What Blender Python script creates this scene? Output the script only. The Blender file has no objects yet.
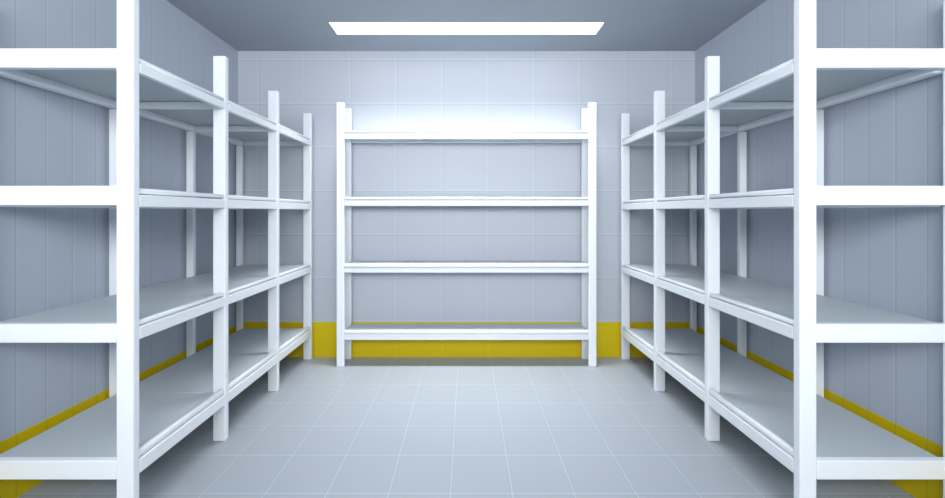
import bpy, bmesh
from mathutils import Vector

S = bpy.context.scene
C = S.collection

# ------------------------------------------------------------------ measures (metres)
EYE = 1.35                 # camera height
FPX = 392.0                # focal length in pixels of a 945 wide frame
BACK = 3.65                # back wall
W = 2.1276                 # half width of the room
CEIL = EYE + 1.499         # ceiling height
OPEN = -1.3                # how far floor, walls and ceiling run behind the camera

# ------------------------------------------------------------------ materials
def new_mat(name, rough=0.5, spec=0.3):
    m = bpy.data.materials.new(name); m.use_nodes = True
    b = m.node_tree.nodes['Principled BSDF']
    b.inputs['Roughness'].default_value = rough
    b.inputs['Specular IOR Level'].default_value = spec
    return m, m.node_tree, b

def noise_tint(nt, col, scale=3.0, amount=0.04):
    """base colour with a faint procedural mottling"""
    tc = nt.nodes.new('ShaderNodeTexCoord')
    n = nt.nodes.new('ShaderNodeTexNoise'); n.inputs['Scale'].default_value = scale
    n.inputs['Detail'].default_value = 3
    nt.links.new(tc.outputs['Object'], n.inputs['Vector'])
    mx = nt.nodes.new('ShaderNodeMix'); mx.data_type = 'RGBA'
    mx.inputs[6].default_value = (*[c * (1 - amount) for c in col], 1)
    mx.inputs[7].default_value = (*[min(1, c * (1 + amount)) for c in col], 1)
    nt.links.new(n.outputs['Fac'], mx.inputs[0])
    return mx.outputs[2]

def paint(name, col, rough=0.45, spec=0.3, scale=3.0, amount=0.02):
    m, nt, b = new_mat(name, rough, spec)
    nt.links.new(noise_tint(nt, col, scale, amount), b.inputs['Base Color'])
    return m

def jointed(name, col, lines, rough=0.5, spec=0.3, amount=0.03, scale=2.0, bump=0.0):
    """lines: (axis, period, phase, half width, joint or painted highlight colour, strength)"""
    m, nt, b = new_mat(name, rough, spec)
    out = noise_tint(nt, col, scale, amount)
    tc = nt.nodes.new('ShaderNodeTexCoord')
    sep = nt.nodes.new('ShaderNodeSeparateXYZ')
    nt.links.new(tc.outputs['Object'], sep.inputs[0])
    hgt = None
    for ax, per, ph, hw, jc, st in lines:
        sub = nt.nodes.new('ShaderNodeMath'); sub.operation = 'SUBTRACT'
        nt.links.new(sep.outputs[ax], sub.inputs[0]); sub.inputs[1].default_value = ph
        pp = nt.nodes.new('ShaderNodeMath'); pp.operation = 'PINGPONG'
        nt.links.new(sub.outputs[0], pp.inputs[0]); pp.inputs[1].default_value = per / 2
        mr = nt.nodes.new('ShaderNodeMapRange'); mr.interpolation_type = 'SMOOTHSTEP'
        nt.links.new(pp.outputs[0], mr.inputs[0])
        mr.inputs[1].default_value = hw * 0.4; mr.inputs[2].default_value = hw * 1.3
        mr.inputs[3].default_value = st; mr.inputs[4].default_value = 0.0
        mx = nt.nodes.new('ShaderNodeMix'); mx.data_type = 'RGBA'
        nt.links.new(mr.outputs[0], mx.inputs[0])
        nt.links.new(out, mx.inputs[6]); mx.inputs[7].default_value = (*jc, 1)
        out = mx.outputs[2]
    nt.links.new(out, b.inputs['Base Color'])
    return m

WALL = (0.47, 0.52, 0.60)
BACKW = (0.51, 0.545, 0.605)
YEL = (0.67, 0.51, 0.003)
HILITEJ = (0.66, 0.72, 0.80)  # highlight painted in colour along the wall joints
DARKJ = (0.20, 0.24, 0.30)  # dark joints; on the back wall a shaded edge painted beside them

TX, TPX = 0.4279, -0.2272
TZ, TPZ = 0.4060, EYE - 109.2 / FPX * BACK
m_back = jointed('pale_wall_tile', BACKW, [
    (0, TX, TPX + 0.008, 0.006, DARKJ, 0.18), (0, TX, TPX, 0.006, HILITEJ, 0.35),
    (2, TZ, TPZ - 0.009, 0.006, DARKJ, 0.26), (2, TZ, TPZ, 0.006, HILITEJ, 0.5)], rough=0.4)
def side_mat(name, phase):
    return jointed(name, WALL, [
        (1, 0.1333, phase + 0.007, 0.004, HILITEJ, 0.22), (1, 0.1333, phase, 0.004, DARKJ, 0.25)], rough=0.5)
m_left = side_mat('blue_grey_panel_left', 1.849)
m_right = side_mat('blue_grey_panel_right', 1.809)
YJ = (0.76, 0.62, 0.05)
m_yback = jointed('yellow_band_tile', YEL, [(0, TX, TPX, 0.005, YJ, 0.5)], rough=0.45)
m_yleft = jointed('yellow_band_left', YEL, [(1, 0.1333, 1.849, 0.004, (0.40, 0.31, 0.01), 0.35)], rough=0.45)
m_yright = jointed('yellow_band_right', YEL, [(1, 0.1333, 1.809, 0.004, (0.40, 0.31, 0.01), 0.35)], rough=0.45)
FT = 0.2965
FJ = (0.30, 0.37, 0.43)
m_floor = jointed('pale_floor_tile', (0.37, 0.405, 0.445), [
    (0, FT, -0.083, 0.004, FJ, 0.6), (1, FT, BACK, 0.005, FJ, 0.6),
    (0, FT, -0.083 + 0.006, 0.003, (0.62, 0.70, 0.76), 0.4), (1, FT, BACK + 0.008, 0.0035, (0.62, 0.70, 0.76), 0.4)],  # highlight painted in colour along one edge of the floor joints
    rough=0.42, spec=0.35)
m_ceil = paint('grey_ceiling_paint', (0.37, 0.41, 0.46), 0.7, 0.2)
m_white = paint('white_lacquer', (0.87, 0.905, 0.935), 0.38, 0.4)
m_board = paint('grey_shelf_sheet', (0.53, 0.585, 0.615), 0.42, 0.35)
m_frame = paint('light_frame_enamel', (0.3, 0.34, 0.38), 0.5)
m_lamp, nt, b = new_mat('lamp_diffuser_glow', 0.5)
b.inputs['Base Color'].default_value = (0.9, 0.93, 0.96, 1)
b.inputs['Emission Color'].default_value = (0.93, 0.97, 1.0, 1)
b.inputs['Emission Strength'].default_value = 2.5

# ------------------------------------------------------------------ mesh helpers
def finish(name, bm, mat, parent=None, origin=None):
    """link a bmesh given in world metres as ONE object"""
    bmesh.ops.recalc_face_normals(bm, faces=bm.faces)
    off = Vector(parent_origin(parent)) if parent else Vector(origin or (0, 0, 0))
    for v in bm.verts: v.co -= off
    me = bpy.data.meshes.new(name); bm.to_mesh(me); bm.free()
    me.materials.append(mat)
    o = bpy.data.objects.new(name, me); C.objects.link(o)
    if parent: o.parent = parent
    else: o.location = off
    return o

def parent_origin(p):
    while p.parent: p = p.parent
    return p.location

def box(bm, x0, x1, y0, y1, z0, z1, r=0.0, seg=3):
    x0, x1 = sorted((x0, x1)); y0, y1 = sorted((y0, y1)); z0, z1 = sorted((z0, z1))
    t = bmesh.new()
    bmesh.ops.create_cube(t, size=1.0)
    for v in t.verts:
        v.co = Vector(((x0 + x1) / 2 + v.co.x * (x1 - x0), (y0 + y1) / 2 + v.co.y * (y1 - y0),
                       (z0 + z1) / 2 + v.co.z * (z1 - z0)))
    if r > 0:
        bmesh.ops.bevel(t, geom=list(t.edges), offset=r, segments=seg, profile=0.5, affect='EDGES')
        for f in t.faces: f.smooth = True
    me = bpy.data.meshes.new('t'); t.to_mesh(me); t.free()
    bm.from_mesh(me); bpy.data.meshes.remove(me)
    return bm

def flat_big_faces(bm):
    for f in bm.faces:
        f.smooth = f.calc_area() < 0.002
    return bm

def prism(pts, z0, z1, rim, r=0.008, seg=4):
    """plan outline pts extruded from z0 to z1; edges for which rim(co) holds at both ends get rounded"""
    bm = bmesh.new()
    vs = [bm.verts.new((x, y, z0)) for x, y in pts]
    f = bm.faces.new(vs)
    ret = bmesh.ops.extrude_face_region(bm, geom=[f])
    for v in ret['geom']:
        if isinstance(v, bmesh.types.BMVert): v.co.z = z1
    bmesh.ops.recalc_face_normals(bm, faces=bm.faces)
    es = [e for e in bm.edges if all(rim(v.co) for v in e.verts)]
    if es:
        bmesh.ops.bevel(bm, geom=es, offset=r, segments=seg, profile=0.5, affect='EDGES')
    big = {f for f in bm.faces if f.calc_area() > 0.02}
    for f in bm.faces: f.smooth = f not in big
    return bm

def struct(name, x0, x1, y0, y1, z0, z1, mat):
    o = finish(name, box(bmesh.new(), x0, x1, y0, y1, z0, z1), mat)
    o['kind'] = 'structure'
    return o

def thing(name, loc, label, cat, group=None):
    o = bpy.data.objects.new(name, None); C.objects.link(o)
    o.location = loc; o.empty_display_size = 0.2
    o['label'] = label; o['category'] = cat
    if group: o['group'] = group
    return o

# ------------------------------------------------------------------ the room
T = 0.12
struct('floor', -W - T, W + T, OPEN, BACK + T, -T, 0, m_floor)
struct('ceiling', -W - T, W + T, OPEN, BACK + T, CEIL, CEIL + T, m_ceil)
struct('wall_back', -W, W, BACK, BACK + T, 0, CEIL, m_back)
struct('wall_left', -W - T, -W, OPEN, BACK + T, 0, CEIL, m_left)
struct('wall_right', W, W + T, OPEN, BACK + T, 0, CEIL, m_right)
# end wall behind the camera; its wide window opening is added for frontal fill light
DW, DB, DH = 1.8, 1.75, 2.8
box_f = box(bmesh.new(), -W, -DW, OPEN, OPEN + T, 0, CEIL)
box(box_f, DW, W, OPEN, OPEN + T, 0, CEIL)
box(box_f, -DW, DW, OPEN, OPEN + T, DH, CEIL)
box(box_f, -DW, DW, OPEN, OPEN + T, 0, DB)
finish('wall_front', box_f, m_back)['kind'] = 'structure'
BT = 0.004
struct('baseboard_back', -W + BT, W - BT, BACK - BT, BACK, 0, EYE - 110 / FPX * BACK, m_yback)
ZS = EYE - 0.493 * W
struct('baseboard_left', -W, -W + BT, OPEN, BACK, 0, ZS, m_yleft)
struct('baseboard_right', W - BT, W, OPEN, BACK, 0, ZS, m_yright)

# ------------------------------------------------------------------ ceiling light
LX, LY0, LY1 = 1.085, 3.089, 3.299
cl = thing('ceiling_light', (0.0, (LY0 + LY1) / 2, CEIL),
           'long bright white rectangular light panel set in the grey ceiling', 'light')
bm = bmesh.new()
F = 0.008
box(bm, -LX - F, LX + F, LY0 - F, LY0, CEIL - 0.006, CEIL)
box(bm, -LX - F, LX + F, LY1, LY1 + F, CEIL - 0.006, CEIL)
box(bm, -LX - F, -LX, LY0, LY1, CEIL - 0.006, CEIL)
box(bm, LX, LX + F, LY0, LY1, CEIL - 0.006, CEIL)
finish('frame', bm, m_frame, cl)
finish('diffuser', box(bmesh.new(), -LX, LX, LY0, LY1, CEIL - 0.005, CEIL), m_lamp, cl)

la = bpy.data.lights.new('lamp_beam', 'AREA'); la.shape = 'RECTANGLE'; la.size = 2 * LX; la.size_y = LY1 - LY0
la.energy = 23; la.spread = 1.45; la.color = (0.97, 0.985, 1.0)
lo = bpy.data.objects.new('lamp_beam', la); C.objects.link(lo); lo.parent = cl
lo.location = (0, 0, -0.012)

# ------------------------------------------------------------------ side racks
GROUP = 'white storage racks around the room'
PY = [1.669, 2.306, 2.943, 3.580]          # front faces of the four post pairs
PD = 0.036                                  # post depth
XI, XO = 1.42, 1.493                         # aisle side post
BI, BO = 2.055, 2.106                      # wall side post
# board top, joint between board and beam, beam bottom (relative to the eye)
LEV = [(0.672, 0.650, 0.606), (0.104, 0.076, 0.022), (-0.474, -0.498, -0.554), (-1.040, -1.074, -1.137)]
ENDR = [(0.698, 0.615), (0.112, 0.0285), (-0.478, -0.558), (-1.060, -1.141)]

def side_rack(s, label):
    root = thing('storage_rack', (s * 1.76, 2.64, 0), label, 'shelving', GROUP)
    tops = [EYE + 0.92, EYE + 0.92, EYE + 0.913, EYE + 0.904]
    for i, y in enumerate(PY):
        top = tops[i]; sh_x = 0.013 if i == 0 else 0.0
        finish('post', flat_big_faces(box(bmesh.new(), s * XI, s * XO, y, y + PD, 0, top, 0.006)), m_white, root)
        bt = top if i == 0 else EYE + LEV[0][2]
        finish('post', flat_big_faces(box(bmesh.new(), s * (BI + sh_x), s * (BO + sh_x), y, y + PD, 0, bt, 0.006)), m_white, root)
    for (zt, zj, zb), (rt, rb) in zip(LEV, ENDR):
        zt, zj, zb, rt, rb = EYE + zt, EYE + zj, EYE + zb, EYE + rt, EYE + rb
        first = zt > EYE + 0.5
        finish('end_rail', flat_big_faces(box(bmesh.new(), s * XO, s * (BI + 0.013), PY[0], PY[0] + 0.03, rb, rt, 0.004)), m_white, root)
        for i in range(3):
            ya, yb = PY[i] + PD, PY[i + 1]
            xe = XI + 0.003                                  # rounded lip
            y0 = PY[i] + 0.031 if i == 0 else PY[i] + 0.002
            y1 = yb - 0.0005
            bo = 2.043
            xl = XI + 0.028                                  # rolled white lip, then the grey sheet
            pts = [(xl, ya), (xl, y1), (XO, y1), (bo, y1),
                   (bo, y0), (XO + 0.001, y0), (XO + 0.001, ya)]
            seen = []
            for p in pts:
                if not seen or p != seen[-1]: seen.append(p)
            pts = [(s * x, y) for x, y in seen]
            sh = finish('shelf', prism(pts, zj + 0.001, min(zt - 0.003, rt - 0.002), lambda co: False), m_board, root)
            rim = lambda co: abs(abs(co.x) - xe) < 1e-4
            finish('lip', prism([(s * xe, ya), (s * xe, y1), (s * xl, y1), (s * xl, ya)], zj + 0.004, zt, rim,
                                r=min(0.011, (zt - zj) * 0.42)), m_white, sh)
            finish('front_beam', flat_big_faces(box(bmesh.new(), s * XI, s * (XI + 0.03), ya, yb, zb, zj, 0.005)), m_white, sh)
            if first:
                finish('back_beam', flat_big_faces(box(bmesh.new(), s * 2.035, s * 2.095, ya if i == 0 else PY[i], yb, zb, zj, 0.014, 4)), m_white, sh)
            else:
                finish('back_beam', flat_big_faces(box(bmesh.new(), s * 2.035, s * 2.072, ya, yb, zb, zj, 0.008)), m_white, sh)
        for y in PY[1:]:
            finish('crossbar', flat_big_faces(box(bmesh.new(), s * XO, s * BI, y, y + 0.03, zb + 0.004, zj, 0.004)), m_white, root)
    return root

side_rack(-1, 'tall white three-bay rack of four empty shelves along the left wall')
side_rack(1, 'tall white three-bay rack of four empty shelves along the right wall')

# ------------------------------------------------------------------ rack on the back wall
def back_rack():
    root = thing('storage_rack', (0, 3.52, 0),
                 'wide white single-bay rack of four empty shelves against the back wall', 'shelving', GROUP)
    y0, y1 = 3.414, 3.588
    xi, xo = 1.066, 1.134
    for s in (-1, 1):
        finish('post', flat_big_faces(box(bmesh.new(), s * xi, s * xo, y0, y0 + PD, 0, EYE + 0.955, 0.007)), m_white, root)
        finish('post', flat_big_faces(box(bmesh.new(), s * (xi - 0.008), s * xo, y1, y1 + PD, 0, EYE + 0.952, 0.006)), m_white, root)
    for zt, zj, zb in [(0.710, 0.686, 0.636), (0.131, 0.104, 0.053), (-0.452, -0.486, -0.530), (-1.036, -1.064, -1.116)]:
        zt, zj, zb = EYE + zt, EYE + zj, EYE + zb
        ye, yk = y0 - 0.004, BACK - 0.008
        xb = xi - 0.009
        yl = y0 + 0.022
        pts = [(-xi + 0.001, yl), (xi - 0.001, yl), (xi - 0.001, y1 - 0.001), (xb, y1 - 0.001), (xb, yk),
               (-xb, yk), (-xb, y1 - 0.001), (-xi + 0.001, y1 - 0.001)]
        sh = finish('shelf', prism(pts, zj + 0.001, zt - 0.001, lambda co: False), m_board, root)
        rim = lambda co: abs(co.y - ye) < 1e-4
        finish('lip', prism([(-xi + 0.001, ye), (xi - 0.001, ye), (xi - 0.001, yl), (-xi + 0.001, yl)], zj + 0.002, zt, rim,
                            r=min(0.011, (zt - zj) * 0.42)), m_white, sh)
        finish('front_beam', flat_big_faces(box(bmesh.new(), -xi, xi, y0, y0 + 0.03, zb, zj, 0.006)), m_white, sh)
        finish('back_beam', flat_big_faces(box(bmesh.new(), -xb, xb, y1, y1 + 0.03, zb, zj, 0.006)), m_white, sh)
        for s in (-1, 1):
            finish('crossbar', flat_big_faces(box(bmesh.new(), s * (xi + 0.012), s * (xi + 0.042), y0 + PD, y1, zb, zj, 0.004)), m_white, root)
    return root
back_rack()

# ------------------------------------------------------------------ daylight fill through the added window opening behind the camera
w = bpy.data.worlds.new('daylight'); S.world = w; w.use_nodes = True
bg = w.node_tree.nodes['Background']
bg.inputs[0].default_value = (0.97, 0.985, 1.0, 1)
bg.inputs[1].default_value = 12.5
pl = bpy.data.lights.new('fill_window_portal', 'AREA'); pl.shape = 'RECTANGLE'; pl.size = 2 * DW; pl.size_y = DH - DB
pl.cycles.is_portal = True
po = bpy.data.objects.new('fill_window_portal', pl); C.objects.link(po)
po.location = (0, OPEN + T / 2, (DB + DH) / 2); po.rotation_euler = (1.5707963, 0, 0)

# ------------------------------------------------------------------ camera
cam = bpy.data.cameras.new('camera'); co = bpy.data.objects.new('camera', cam); C.objects.link(co)
co.location = (0, 0, EYE); co.rotation_euler = (1.5707963, 0, 0)
cam.sensor_width = 36; cam.lens = FPX / 945 * 36
cam.shift_x = 6.0 / 945; cam.shift_y = -37.0 / 945
cam.clip_start = 0.05
S.camera = co

v = S.view_settings
v.view_transform = 'Standard'; v.look = 'None'; v.gamma = 1.0; v.use_curve_mapping = False
v.exposure = 0.1
